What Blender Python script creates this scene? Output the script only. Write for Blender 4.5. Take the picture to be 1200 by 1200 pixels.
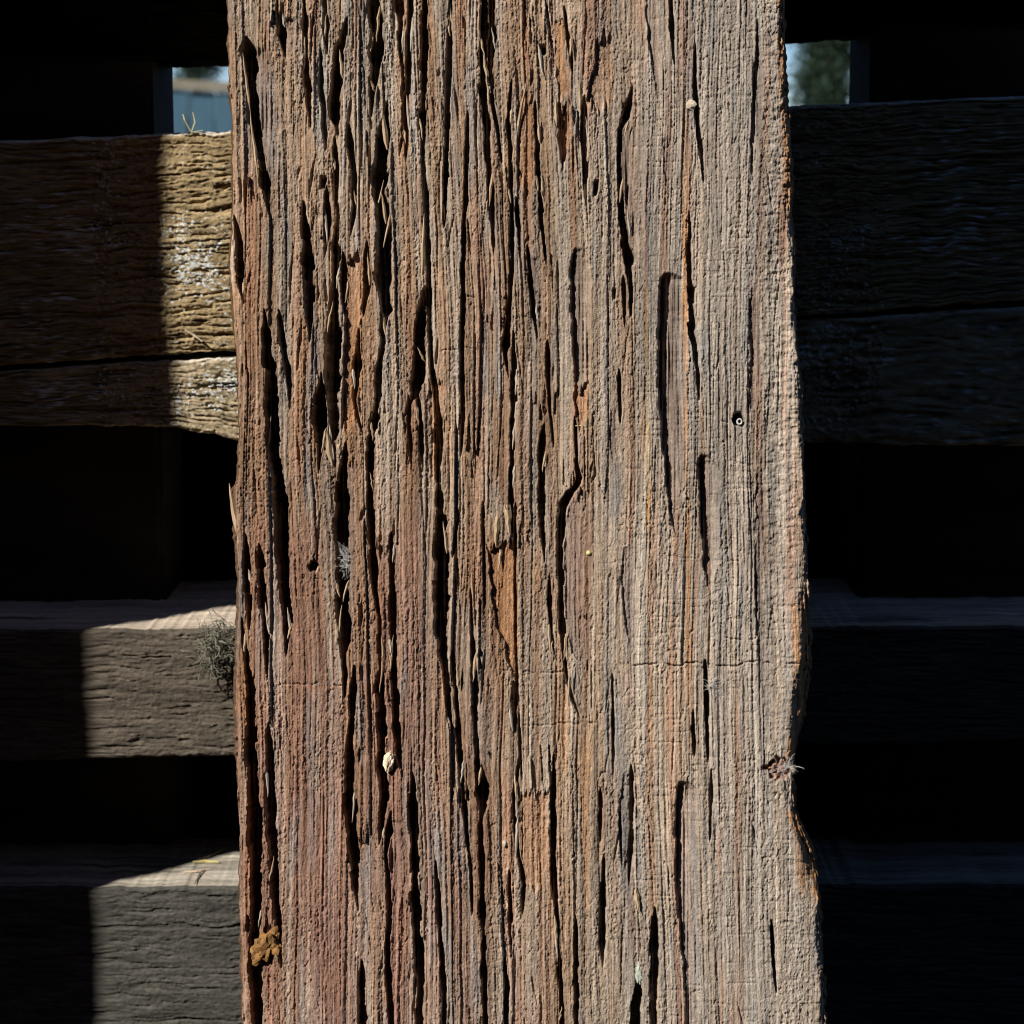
import bpy, math, random
import numpy as np
from mathutils import Vector, Matrix

# ------------------------------------------------------------------ clear
for o in list(bpy.data.objects):
    bpy.data.objects.remove(o, do_unlink=True)
SC = bpy.context.scene
COL = SC.collection

# ------------------------------------------------------------------ camera
S = 0.0003675            # metres per photograph pixel at the beam's face
D = 1.0                  # camera to the beam's face
FPX = D / S
PITCH = math.atan(470 / FPX)
CP, SP = math.cos(PITCH), math.sin(PITCH)
EYE = 1.25
CAM = Vector((0, -D * CP, EYE))
C0 = CAM + Vector((0, CP, -SP)) * D          # centre of the picture on the beam's face
cam_d = bpy.data.cameras.new('camera')
cam = bpy.data.objects.new('camera', cam_d)
COL.objects.link(cam)
cam.location = CAM
cam.rotation_euler = (math.pi / 2 - PITCH, 0, 0)
cam_d.sensor_width = 36
cam_d.lens = 36 * D / (1200 * S)
cam_d.clip_start = 0.05
cam_d.clip_end = 5000
cam_d.dof.use_dof = True
cam_d.dof.focus_distance = D
cam_d.dof.aperture_fstop = 22
SC.camera = cam

# ------------------------------------------------------------------ light
AZ, EL = math.radians(49), math.radians(38)   # sun to the left of and behind the camera
TO_SUN = Vector((-math.sin(AZ) * math.cos(EL), -math.cos(AZ) * math.cos(EL), math.sin(EL)))
w = bpy.data.worlds.new('World')
SC.world = w
w.use_nodes = True
nt = w.node_tree
nt.nodes.clear()
sky = nt.nodes.new('ShaderNodeTexSky')
sky.sky_type = 'NISHITA'
sky.sun_disc = False
sky.sun_elevation = EL
sky.dust_density = 0.0
sky.ozone_density = 6.5
sky.altitude = 4500
sky.sun_rotation = math.atan2(TO_SUN.x, TO_SUN.y)
bg = nt.nodes.new('ShaderNodeBackground')
bg.inputs[1].default_value = 0.068
out = nt.nodes.new('ShaderNodeOutputWorld')
nt.links.new(sky.outputs[0], bg.inputs[0])
nt.links.new(bg.outputs[0], out.inputs[0])
sun_d = bpy.data.lights.new('sun', 'SUN')
sun_d.energy = 5.0
sun_d.angle = math.radians(0.5)
sun_d.color = (1.0, 0.955, 0.885)
sun = bpy.data.objects.new('sun', sun_d)
COL.objects.link(sun)
sun.location = (-2, -2, 4)
sun.rotation_euler = TO_SUN.to_track_quat('Z', 'Y').to_euler()
SC.view_settings.view_transform = 'Standard'
SC.view_settings.look = 'None'
SC.view_settings.exposure = 0.48
SC.view_settings.gamma = 1.0
SC.cycles.pixel_filter_type = 'BLACKMAN_HARRIS'
SC.cycles.filter_width = 1.05
SC.cycles.diffuse_bounces = 3

# ------------------------------------------------------------------ helpers
RNG = np.random.RandomState(7)
random.seed(7)
TAB = RNG.rand(64, 512, 512).astype(np.float32)[:40] * 2 - 1


def vn(x, y, seed):
    """smooth value noise, about -1..1"""
    t = TAB[seed % 40]
    xi = np.floor(x); yi = np.floor(y)
    fx = (x - xi).astype(np.float32); fy = (y - yi).astype(np.float32)
    xi = xi.astype(np.int64) + seed * 57; yi = yi.astype(np.int64) + seed * 131
    fx = fx * fx * (3 - 2 * fx); fy = fy * fy * (3 - 2 * fy)
    x0 = xi & 511; x1 = (xi + 1) & 511; y0 = yi & 511; y1 = (yi + 1) & 511
    a = t[x0, y0]; b = t[x1, y0]; c = t[x0, y1]; d = t[x1, y1]
    return (a + (b - a) * fx) * (1 - fy) + (c + (d - c) * fx) * fy


def vr(x, y, sx, sy, seed):
    """noise on a lattice turned off the grain, so that pits do not line up"""
    a, b = x / sx, y / sy
    return vn(.80 * a + .60 * b, -.60 * a + .80 * b, seed)


def fbm(x, y, seed, n=3):
    r = 0; a = 1.0; f = 1.0
    for k in range(n):
        r = r + a * vn(x * f, y * f, seed + k)
        a *= 0.55; f *= 2.03
    return r


def hsh(i, j, seed):
    t = TAB[seed % 40]
    return t[(i.astype(np.int64) * 73 + seed * 19) & 511, (j.astype(np.int64) * 151 + seed * 7) & 511]


def sm(a, b, x):
    t = np.clip((x - a) / (b - a), 0, 1)
    return t * t * (3 - 2 * t)


def at(px, py, Y):
    """the point on the vertical plane y = Y seen at photograph pixel px, py"""
    d = Vector((1, 0, 0)) * ((px - 600) / FPX) + Vector((0, SP, CP)) * ((600 - py) / FPX) + Vector((0, CP, -SP))
    return CAM + d * ((Y - CAM.y) / d.y)


def grid_mesh(name, P, colors=None, close_u=False, caps=False):
    """P: (R, C, 3) array of points"""
    R, C = P.shape[:2]
    idx = np.arange(R * C, dtype=np.int32).reshape(R, C)
    if close_u:
        nx = np.roll(idx, -1, axis=1)
        q = np.stack([idx[:-1], nx[:-1], nx[1:], idx[1:]], -1).reshape(-1, 4)
    else:
        q = np.stack([idx[:-1, :-1], idx[:-1, 1:], idx[1:, 1:], idx[1:, :-1]], -1).reshape(-1, 4)
    loops = q.reshape(-1)
    starts = np.arange(len(q), dtype=np.int32) * 4
    tot = np.full(len(q), 4, np.int32)
    if caps:
        loops = np.concatenate([loops, idx[0][::-1], idx[-1]])
        starts = np.concatenate([starts, [len(q) * 4, len(q) * 4 + C]]).astype(np.int32)
    me = bpy.data.meshes.new(name)
    me.vertices.add(R * C)
    me.vertices.foreach_set('co', np.ascontiguousarray(P, np.float32).reshape(-1))
    me.loops.add(len(loops))
    me.loops.foreach_set('vertex_index', loops.astype(np.int32))
    me.polygons.add(len(starts))
    me.polygons.foreach_set('loop_start', starts)
    me.update(calc_edges=True)
    if colors is not None:
        ca = me.color_attributes.new('wood', 'FLOAT_COLOR', 'POINT')
        c4 = np.ones((R * C, 4), np.float32)
        c4[:, :3] = colors.reshape(-1, 3)
        ca.data.foreach_set('color', c4.reshape(-1))
    return me


def link(name, me, mat, parent=None, smooth=False):
    o = bpy.data.objects.new(name, me)
    COL.objects.link(o)
    if mat is not None:
        me.materials.append(mat)
    if smooth:
        me.polygons.foreach_set('use_smooth', [True] * len(me.polygons))
    if parent is not None:
        o.parent = parent
    return o


def thing(name, label, cat, loc=(0, 0, 0), rot=(0, 0, 0), group=None):
    o = bpy.data.objects.new(name, None)
    COL.objects.link(o)
    o.location = loc
    o.rotation_euler = rot
    o['label'] = label
    o['category'] = cat
    if group:
        o['group'] = group
    return o


def tag(o, label, cat, group=None):
    o['label'] = label
    o['category'] = cat
    if group:
        o['group'] = group


# ------------------------------------------------------------------ materials
def mat_base(name, rough=0.9, spec=0.15):
    m = bpy.data.materials.new(name)
    m.use_nodes = True
    n = m.node_tree
    b = n.nodes['Principled BSDF']
    b.inputs['Roughness'].default_value = rough
    b.inputs['Specular IOR Level'].default_value = spec
    return m, n, b


def mat_attr(name, scale, stretch, bump=0.35, dist=0.0002, vary=0.35, fine=1300):
    """base colour from the mesh's own colour attribute, broken up by fibre noise"""
    m, n, b = mat_base(name, 0.97, 0.06)
    at_ = n.nodes.new('ShaderNodeAttribute'); at_.attribute_name = 'wood'
    tc = n.nodes.new('ShaderNodeTexCoord')
    mp = n.nodes.new('ShaderNodeMapping'); mp.inputs['Scale'].default_value = stretch
    nz = n.nodes.new('ShaderNodeTexNoise'); nz.inputs['Scale'].default_value = scale
    nz.inputs['Detail'].default_value = 4; nz.inputs['Roughness'].default_value = 0.65
    mr = n.nodes.new('ShaderNodeMapRange')
    mr.inputs['From Min'].default_value = 0.3; mr.inputs['From Max'].default_value = 0.7
    mr.inputs['To Min'].default_value = 1 - vary; mr.inputs['To Max'].default_value = 1 + vary
    mx = n.nodes.new('ShaderNodeVectorMath'); mx.operation = 'SCALE'
    bp = n.nodes.new('ShaderNodeBump'); bp.inputs['Strength'].default_value = bump
    bp.inputs['Distance'].default_value = dist
    n.links.new(tc.outputs['Object'], mp.inputs['Vector'])
    n.links.new(mp.outputs[0], nz.inputs['Vector'])
    n.links.new(nz.outputs['Fac'], mr.inputs['Value'])
    n.links.new(at_.outputs['Color'], mx.inputs[0])
    n.links.new(mr.outputs[0], mx.inputs['Scale'])
    n.links.new(mx.outputs[0], b.inputs['Base Color'])
    n2 = n.nodes.new('ShaderNodeTexNoise'); n2.inputs['Scale'].default_value = fine
    n2.inputs['Detail'].default_value = 1; n2.inputs['Roughness'].default_value = 0.7
    n.links.new(tc.outputs['Object'], n2.inputs['Vector'])
    ad = n.nodes.new('ShaderNodeMath'); ad.operation = 'ADD'
    n.links.new(nz.outputs['Fac'], ad.inputs[0]); n.links.new(n2.outputs['Fac'], ad.inputs[1])
    n.links.new(ad.outputs[0], bp.inputs['Height'])
    n.links.new(bp.outputs[0], b.inputs['Normal'])
    return m


def mat_noise(name, c1, c2, scale, rough=0.9, bump=0.3, dist=0.002, stretch=(1, 1, 1), detail=5):
    m, n, b = mat_base(name, rough)
    tc = n.nodes.new('ShaderNodeTexCoord')
    mp = n.nodes.new('ShaderNodeMapping'); mp.inputs['Scale'].default_value = stretch
    nz = n.nodes.new('ShaderNodeTexNoise'); nz.inputs['Scale'].default_value = scale
    nz.inputs['Detail'].default_value = detail
    cr = n.nodes.new('ShaderNodeValToRGB')
    cr.color_ramp.elements[0].position = 0.32; cr.color_ramp.elements[0].color = (*c1, 1)
    cr.color_ramp.elements[1].position = 0.68; cr.color_ramp.elements[1].color = (*c2, 1)
    bp = n.nodes.new('ShaderNodeBump'); bp.inputs['Strength'].default_value = bump
    bp.inputs['Distance'].default_value = dist
    n.links.new(tc.outputs['Object'], mp.inputs['Vector'])
    n.links.new(mp.outputs[0], nz.inputs['Vector'])
    n.links.new(nz.outputs['Fac'], cr.inputs['Fac'])
    n.links.new(cr.outputs[0], b.inputs['Base Color'])
    n.links.new(nz.outputs['Fac'], bp.inputs['Height'])
    n.links.new(bp.outputs[0], b.inputs['Normal'])
    return m


M_BEAM = mat_attr('weathered_cedar', 1500, (1.0, 1.0, 0.16), 0.7, 0.0005, 0.34)
M_BOARD = mat_attr('old_fence_board', 900, (0.25, 1.0, 1.0), 0.5, 0.0004, 0.3)
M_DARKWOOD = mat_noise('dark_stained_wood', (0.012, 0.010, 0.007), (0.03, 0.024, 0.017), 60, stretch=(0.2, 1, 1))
M_BIN = mat_noise('black_bin_wood', (0.008, 0.007, 0.006), (0.02, 0.017, 0.013), 30)
M_SOIL = mat_noise('ground_soil', (0.03, 0.035, 0.015), (0.07, 0.07, 0.035), 6, bump=0.6, dist=0.03)
M_BLUE = mat_noise('blue_grey_paint', (0.055, 0.120, 0.170), (0.080, 0.150, 0.200), 8, stretch=(6, 6, 0.5))
M_RAIL = mat_noise('weathered_rail', (0.20, 0.18, 0.13), (0.28, 0.25, 0.19), 10)
M_LEAF = mat_noise('conifer_leaf', (0.012, 0.028, 0.018), (0.034, 0.056, 0.032), 3)
M_BARK = mat_noise('tree_bark', (0.05, 0.035, 0.025), (0.11, 0.08, 0.055), 12, stretch=(1, 1, 0.2))
M_FIBRE = mat_noise('dry_moss_fibre', (0.09, 0.085, 0.06), (0.24, 0.23, 0.18), 300)
M_STRAW = mat_noise('yellow_straw', (0.42, 0.36, 0.13), (0.6, 0.52, 0.24), 200)
M_TWIG = mat_noise('dark_twig', (0.10, 0.08, 0.06), (0.2, 0.16, 0.12), 200)
M_WEB = mat_noise('pale_cobweb', (0.35, 0.34, 0.32), (0.6, 0.58, 0.55), 300)
M_PEG = mat_noise('pale_bare_wood', (0.62, 0.47, 0.32), (0.78, 0.64, 0.48), 500, stretch=(1, 1, 0.3), bump=0.5, dist=0.0006)
M_ORANGE = mat_noise('orange_rotten_wood', (0.12, 0.06, 0.025), (0.36, 0.19, 0.06), 350, bump=0.7, dist=0.001)
M_CHIP = mat_noise('pale_chip', (0.34, 0.27, 0.19), (0.54, 0.46, 0.36), 600, bump=0.5, dist=0.0005)
M_LICHEN = mat_noise('grey_green_lichen', (0.30, 0.33, 0.26), (0.52, 0.54, 0.46), 700, bump=0.6, dist=0.0006)
M_METAL = mat_noise('dull_nail_steel', (0.35, 0.33, 0.30), (0.55, 0.53, 0.5), 400, rough=0.45)

# ------------------------------------------------------------------ ground
g = 160.0
gm = grid_mesh('ground', np.array([[[-g, -g, 0], [g, -g, 0]], [[-g, 400, 0], [g, 400, 0]]], float))
go = link('ground', gm, M_SOIL)
go['kind'] = 'structure'

# ------------------------------------------------------------------ beam: traced clefts, (x, y, width) in photograph pixels
SLOTS = [
    [(291,57,12),(294,75,13),(294,95,9),(297,118,10),(299,140,10),(303,165,8),(307,190,7),(311,215,8),(314,236,4)],
    [(330,24,4),(330,38,6),(332,52,3)],
    [(357,-30,4),(357,0,4),(358,40,5),(359,80,5),(361,110,6),(363,135,3)],
    [(380,-30,4),(380,0,4),(382,30,5),(383,50,3)],
    [(376,66,3),(377,100,4),(379,130,5),(381,162,3)],
    [(404,36,5),(399,60,8),(396,85,9),(393,110,10),(392,135,9),(394,146,3)],
    [(438,-30,5),(438,0,7),(441,25,14),(442,45,13),(440,70,11),(438,95,8),(436,120,4)],
    [(452,133,6),(449,160,11),(447,185,10),(444,205,14),(443,225,12),(449,240,12),(452,270,12),(451,300,12),(449,320,14),(450,340,9),(451,350,10),(453,362,11),(452,374,4)],
    [(481,-30,4),(481,0,4),(480,60,4),(477,110,5),(476,172,3)],
    [(468,-30,5),(468,0,6),(469,30,6),(470,62,3)],
    [(410,158,4),(412,180,7),(415,205,5),(415,225,5),(416,240,4),(413,262,3)],
    [(393,173,4),(395,200,5),(394,228,4)],
    [(383,230,4),(384,260,5),(382,282,3)],
    [(357,250,5),(359,275,7),(360,300,9),(361,320,9),(362,345,8),(363,370,6),(363,386,3)],
    [(276,262,3),(281,285,5),(281,315,7),(284,338,4)],
    [(379,205,5),(377,224,4)],
    [(396,248,4),(395,275,6),(393,300,8),(393,320,8),(392,345,9),(391,370,10),(390,400,13),(389,430,13),(389,460,12),(392,490,10),(390,510,8),(387,524,3)],
    [(311,372,3),(313,400,7),(316,425,9),(318,450,8),(319,470,11),(319,500,11),(320,530,10),(323,545,8),(326,560,8),(329,590,10),(329,600,11),(331,630,11),(331,650,12),(333,680,10),(334,700,9),(337,730,9),(336,754,3)],
    [(328,373,3),(331,400,4),(336,430,5),(338,450,6),(339,465,3)],
    [(376,448,4),(375,470,9),(374,490,13),(377,508,8),(375,525,5),(374,539,3)],
    [(403,308,4),(404,330,7),(404,352,4)],
    [(430,298,4),(430,330,6),(427,357,3)],
    [(420,393,3),(419,420,7),(417,440,6),(416,462,3)],
    [(415,468,3),(418,485,3),(421,495,2)],
    [(448,373,4),(449,400,5),(446,420,4),(443,440,6),(442,470,6),(440,490,7),(437,505,6),(434,520,8),(434,545,6),(433,575,5),(433,600,7),(436,640,5),(438,670,6),(440,690,5),(443,714,3)],
    [(495,350,4),(493,385,10),(491,410,12),(489,440,11),(486,460,8),(482,470,4)],
    [(479,473,3),(479,500,4),(481,520,3),(482,542,2)],
    [(490,468,3),(493,500,4),(494,525,5),(495,542,2)],
    [(404,533,5),(402,560,10),(401,590,12),(400,610,14),(400,640,14),(402,665,12),(400,690,13),(402,720,13),(404,750,11),(403,767,5),(404,790,5),(404,803,3)],
    [(415,790,3),(414,805,7),(413,830,7),(411,860,6),(410,900,8),(410,930,11),(412,960,11),(413,990,11),(415,1015,9),(416,1040,7),(418,1054,3)],
    [(444,723,3),(445,760,4),(446,790,5),(445,805,9),(446,830,9),(447,860,8),(448,890,9),(449,910,8),(451,935,8),(449,955,6),(446,977,3)],
    [(289,638,4),(290,670,7),(291,700,6),(292,724,3)],
    [(284,733,3),(287,760,5),(290,785,8),(293,810,10),(294,850,10),(295,890,12),(297,910,12),(299,950,12),(298,980,13),(299,1000,13),(299,1030,12),(300,1060,10),(298,1100,10),(298,1130,12),(299,1160,12),(301,1200,10),(303,1240,8)],
    [(305,652,6),(306,680,8),(308,710,7),(311,740,7),(313,782,3)],
    [(315,863,5),(316,890,8),(317,930,9),(318,960,9),(319,990,9),(319,1020,9),(322,1045,7),(325,1070,8),(326,1095,7),(328,1117,4)],
    [(368,656,4),(368,664,8),(368,672,4)],
    [(459,636,4),(460,680,5),(460,720,6),(461,770,6),(462,800,7),(465,830,8),(466,860,6),(468,890,5),(470,900,2)],
    [(457,960,3),(455,975,7),(453,985,5),(452,1000,4),(455,1030,4),(457,1060,6),(455,1100,4),(455,1130,5),(458,1180,5),(459,1240,5)],
    [(484,920,5),(485,945,9),(485,970,7),(486,1000,7),(486,1030,8),(487,1060,8),(489,1090,9),(491,1120,10),(493,1150,8),(491,1200,6),(491,1240,4)],
    [(424,1140,5),(424,1160,8),(424,1185,8),(425,1240,6)],
    [(511,1018,3),(513,1060,5),(516,1090,4),(518,1120,5),(520,1150,4),(521,1240,4)],
    [(531,773,3),(534,800,4),(536,840,5),(540,890,5),(543,930,5),(545,950,4),(548,980,4),(551,1010,3),(553,1062,2)],
    [(552,698,2),(554,760,4),(556,810,7),(558,850,5),(560,900,5),(562,925,6)],
    [(565,910,6),(566,930,14),(566,945,10),(564,960,5),(564,985,5),(565,1010,5),(565,1050,6),(567,1100,5),(568,1150,5),(570,1240,5)],
    [(547,925,3),(549,937,4),(552,942,3)],
    [(597,1028,2),(598,1080,4),(599,1112,2)],
    [(592,1133,3),(594,1160,5),(593,1180,4),(592,1240,3)],
    [(608,895,3),(603,930,3),(604,960,3),(607,1000,4),(611,1020,4),(614,1040,5),(613,1062,3)],
    [(649,895,4),(648,940,5),(649,970,6),(649,1000,5),(650,1040,6),(654,1080,4),(655,1120,5),(658,1160,4),(660,1240,4)],
    [(675,1088,3),(675,1130,5),(676,1170,5),(676,1240,5)],
    [(704,936,4),(704,960,5),(704,974,3)],
    [(708,1013,3),(707,1050,5),(707,1085,7),(707,1110,6),(707,1120,3)],
    [(740,908,4),(741,940,5),(741,970,4),(739,1000,6),(738,1024,3)],
    [(727,958,2),(728,985,3),(729,1005,2)],
    [(748,1157,7),(746,1180,12),(745,1200,12),(745,1240,10)],
    [(498,-30,4),(498,0,4),(498,50,5),(497,100,6),(495,150,5),(496,190,4),(499,230,5),(501,270,5),(502,300,5),(502,330,5),(503,370,5),(505,410,4),(508,440,4),(511,460,5),(513,490,6),(514,520,7),(514,550,6),(515,580,7),(516,600,8),(516,620,10),(517,660,12),(518,700,12),(518,740,10),(520,775,9),(522,790,6),(525,815,5),(528,847,3)],
    [(528,-30,3),(528,0,3),(527,50,4),(525,100,5),(524,150,4),(523,200,4),(521,252,3)],
    [(548,138,2),(547,180,4),(546,230,4),(544,270,3),(543,300,4),(543,340,4),(542,400,4),(542,440,4),(543,490,3),(541,522,2)],
    [(568,-30,6),(568,0,7),(568,40,8),(566,80,8),(567,120,7),(570,150,7),(573,190,5),(576,230,5),(578,282,3)],
    [(576,-30,5),(576,0,6),(577,40,8),(574,80,6),(577,120,4),(583,150,4),(587,180,2)],
    [(599,103,3),(596,140,5),(597,160,4),(599,180,5),(599,220,4),(600,260,4),(599,300,5),(599,320,4),(598,350,5),(595,380,8),(594,405,8),(593,414,4),(595,432,2)],
    [(602,398,3),(602,440,6),(602,470,6),(600,500,4),(600,530,5),(600,560,6),(599,590,6),(600,612,3)],
    [(604,596,2),(604,680,3),(605,760,3),(606,800,3),(609,860,3),(611,902,2)],
    [(628,128,3),(630,180,5),(632,220,5),(635,260,4),(639,297,2)],
    [(606,243,4),(608,270,4),(609,290,2)],
    [(642,13,3),(645,42,3)],
    [(636,50,6),(636,58,9),(637,66,5)],
    [(663,18,4),(668,50,5),(670,70,3)],
    [(685,126,6),(685,165,8),(685,200,6),(686,224,3)],
    [(699,210,4),(697,232,3)],
    [(739,113,6),(735,135,8),(727,150,5),(726,200,4),(728,240,6),(733,275,8),(737,300,12),(737,314,6)],
    [(619,298,3),(622,330,4),(625,350,4),(627,370,5),(628,382,3)],
    [(642,408,3),(643,440,4),(645,480,3),(648,512,2)],
    [(637,510,5),(635,540,6),(635,570,6),(635,600,6),(637,630,4),(638,647,2)],
    [(644,683,3),(644,705,5),(646,737,2)],
    [(674,498,3),(676,540,3),(679,560,5),(676,570,7),(668,577,7),(661,590,8),(659,604,7),(657,640,6),(658,690,6),(659,730,6),(661,770,4),(666,800,3),(671,820,4),(675,830,2)],
    [(720,336,3),(720,354,3)], [(731,335,4),(732,372,2)], [(740,323,4),(740,357,3)],
    [(726,443,3),(727,482,3)],
    [(566,598,3),(567,640,3),(568,702,2)],
    [(602,812,5),(602,826,8),(603,842,4)],
    [(787,-30,4),(787,0,4),(788,40,4),(790,64,2)],
    [(815,58,2),(815,90,4),(817,125,5),(820,160,6),(822,180,5),(824,202,2)],
    [(808,255,2),(808,300,5),(809,340,7),(812,380,7),(815,410,5),(818,440,4),(819,457,2)],
    [(865,481,6),(865,488,11),(866,495,11),(866,501,6)],
    [(718,798,2),(719,850,3),(719,902,2)],
    [(827,783,3),(829,830,4),(830,882,2)], [(813,843,4),(814,872,3)],
    [(834,913,4),(834,950,3),(833,977,2)],
    [(768,1078,5),(768,1110,9),(767,1150,9),(767,1240,7)],
    [(905,1088,3),(907,1130,4),(909,1152,2)],
    [(537,608,2),(534,625,3),(532,642,2)],
]
SCOOPS = [   # left wall steep and in shade, floor rising to the right: (points, depth / width)
    ([(308,55,10),(309,75,22),(309,110,26),(311,150,26),(314,190,18),(316,235,6)], .32),
    ([(338,20,14),(339,40,22),(341,62,8)], .45),
    ([(762,-30,10),(762,0,11),(765,40,11),(769,70,10),(772,100,7),(773,118,3)], .7),
    ([(738,118,14),(737,150,24),(737,200,24),(739,250,20),(740,300,14),(739,318,4)], .40),
    ([(782,160,8),(783,195,12),(784,225,5)], .3),
    ([(888,22,4),(889,60,8),(888,100,10),(886,130,10),(884,160,8),(882,190,5),(883,218,2)], .75),
    ([(783,318,8),(785,326,24),(785,340,27),(785,400,29),(785,450,27),(786,500,24),(788,550,19),(790,595,12),(793,628,3)], .62),
    ([(882,336,4),(884,365,10),(885,400,13),(885,440,12),(882,484,4)], .7),
    ([(826,531,6),(827,545,20),(829,570,21),(830,610,18),(830,640,15),(831,665,11),(832,692,3)], 1.0),
    ([(889,552,3),(891,580,9),(891,610,10),(890,640,8),(889,680,9),(891,720,10),(892,760,9),(893,806,3)], .6),
    ([(677,290,8),(678,320,20),(679,370,20),(680,420,17),(680,440,14),(680,455,5)], .55),
    ([(674,585,10),(674,620,30),(675,680,32),(676,730,28),(681,765,20),(686,780,6)], .27),
    ([(734,640,6),(736,680,16),(738,720,14),(741,760,4)], .45),
    ([(719,478,5),(719,510,12),(721,548,4)], .3),
    ([(801,915,10),(804,925,20),(802,945,22),(802,990,22),(802,1040,20),(805,1090,18),(808,1130,14),(810,1180,12),(811,1240,9)], .72),
    ([(734,905,6),(734,940,16),(735,990,15),(737,1024,4)], .4),
    ([(625,300,8),(630,340,14),(632,380,6)], .3),
    ([(448,638,5),(448,650,7),(448,662,4)], .8), ([(424,874,6),(424,885,10),(424,898,6)], .5),
    ([(425,778,4),(425,790,9),(425,802,4)], .5),
    ([(464,960,5),(466,990,22),(467,1030,24),(468,1060,8)], .3),
    ([(372,380,4),(374,430,10),(380,470,4)], .3),
    ([(410,545,6),(411,600,10),(412,680,8),(410,740,4)], .5),
]
FLATS = [    # places where a layer has broken away: (left, right) by row, depth, orange share
    ([(571,604,638),(573,605,660),(577,606,700),(581,606,735),(590,606,752),(597,606,780),(601,606,802)], 7, 0.9),
    ([(653,664,122),(652,669,140),(655,668,165),(656,662,193)], 12, 0.55),
    ([(610,642,928),(607,642,965),(612,640,1010),(617,636,1045)], 3.5, 0.45),
    ([(650,664,20),(651,662,70),(655,668,118)], 5, 0.8),
    ([(700,718,38),(696,716,80),(684,712,130)], 5, 0.25),
    ([(470,480,70),(471,480,150),(468,478,185)], 4, 0.6),
    ([(673,688,452),(674,687,500)], 4, 0.7),
    ([(398,412,540),(397,409,600)], 3, 0.0),
    ([(606,626,115),(606,627,200),(608,622,230)], 3, 0.7),
    ([(406,428,300),(404,420,400),(400,414,500)], 5, 0.5),
    ([(502,520,440),(506,516,560)], 3, 0.4),
]
# colour streaks: centre path (x, y), width, colour index, strength
STREAKS = [
    ([(801,130),(803,300),(805,500),(807,700),(810,890)], 6, 'orange', .85),
    ([(757,330),(758,500),(759,620)], 3, 'yellow', .8),
    ([(761,560),(762,760),(764,960),(770,1100)], 4, 'orange', .6),
    ([(824,470),(829,620),(833,780)], 3, 'orange', .6),
    ([(843,900),(844,1040),(846,1200)], 4, 'rust', .5),
    ([(846,900),(847,1040),(849,1200)], 2, 'pale', .7),
    ([(908,900),(909,1020),(911,1200)], 2, 'pale', .8),
    ([(914,-20),(917,60),(921,160),(925,260)], 9, 'orange', .55),
    ([(935,700),(938,780),(931,830),(927,900)], 11, 'orange', .8),
    ([(930,950),(938,990),(940,1050)], 12, 'orange', .7),
    ([(455,640),(457,800),(462,1000),(460,1200)], 22, 'red', .6),
    ([(480,600),(484,760),(490,900)], 26, 'red', .65),
    ([(503,950),(507,1080),(512,1200)], 10, 'red', .7),
    ([(534,960),(540,1080),(548,1200)], 18, 'red', .45),
    ([(600,1100),(610,1200)], 24, 'red', .35),
    ([(735,1000),(738,1060),(745,1120)], 8, 'red', .5),
    ([(365,900),(370,1000),(380,1200)], 80, 'red', .42),
    ([(350,600),(360,750),(360,900)], 70, 'red', .28),
    ([(630,930),(640,1050),(640,1200)], 26, 'rust', .35),
    ([(690,830),(684,960),(690,1080)], 10, 'orange', .4),
    ([(470,60),(474,140),(470,200)], 10, 'orange', .5),
    ([(714,-20),(716,60),(712,130)], 8, 'orange', .5),
    ([(425,330),(420,420),(408,520)], 16, 'orange', .4),
    ([(300,600),(296,900),(292,1200)], 22, 'rust', .35),
    ([(512,300),(520,420),(524,520)], 14, 'orange', .35),
    ([(545,700),(560,800),(570,900)], 34, 'grey', .6),
    ([(575,560),(582,610),(590,640)], 18, 'grey', .7),
    ([(450,120),(462,60),(455,0)], 14, 'pale', .5),
    ([(448,230),(455,300)], 10, 'grey', .6),
    ([(310,80),(313,150),(316,210)], 22, 'blue', .5),
    ([(725,830),(728,960),(733,1060)], 14, 'blue', .55),
    ([(636,540),(634,620),(645,680)], 22, 'grey', .5),
    ([(910,300),(915,460),(915,620)], 36, 'pale', .35),
    ([(425,1000),(427,1080),(426,1140)], 8, 'blue', .5),
    ([(520,1000),(520,1100),(528,1200)], 8, 'blue', .45),
    ([(698,1000),(695,1150)], 14, 'blue', .3),
    ([(790,340),(792,460),(796,560)], 14, 'mauve', .55),
    ([(360,20),(300,20)], 40, 'tan', .3),
]
LEFT = [(-40,264),(0,265),(75,268),(150,272),(250,273),(300,269),(350,272),(400,276),(450,280),(500,281),(550,280),(566,279),(572,274),(580,274),(600,275),(650,277),(700,279),(750,277),(800,276),(900,277),(1000,280),(1100,281),(1200,284),(1240,285)]
RIGHT = [(-40,920),(0,920),(50,919),(100,922),(125,924),(150,927),(200,928),(250,928),(300,932),(350,932),(400,935),(450,940),(500,942),(550,943),(600,944),(650,947),(700,948),(750,950),(780,950),(800,948),(825,944),(850,940),(875,933),(900,929),(930,930),(950,931),(960,935),(980,944),(1000,953),(1020,958),(1050,962),(1075,962),(1100,963),(1150,965),(1200,968),(1240,969)]
PAL = {k: np.array(v, np.float32) for k, v in {
    'grey': (.272, .230, .192), 'tan': (.295, .212, .142), 'red': (.222, .118, .090), 'rust': (.250, .122, .072),
    'orange': (.330, .170, .075), 'yellow': (.38, .26, .10), 'pale': (.42, .36, .29), 'blue': (.200, .190, .180),
    'mauve': (.165, .120, .100), 'brown': (.205, .122, .075)}.items()}


def interp(pts, y, k=1):
    a = np.array(pts, float)
    return np.interp(y, a[:, 0], a[:, k])


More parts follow.
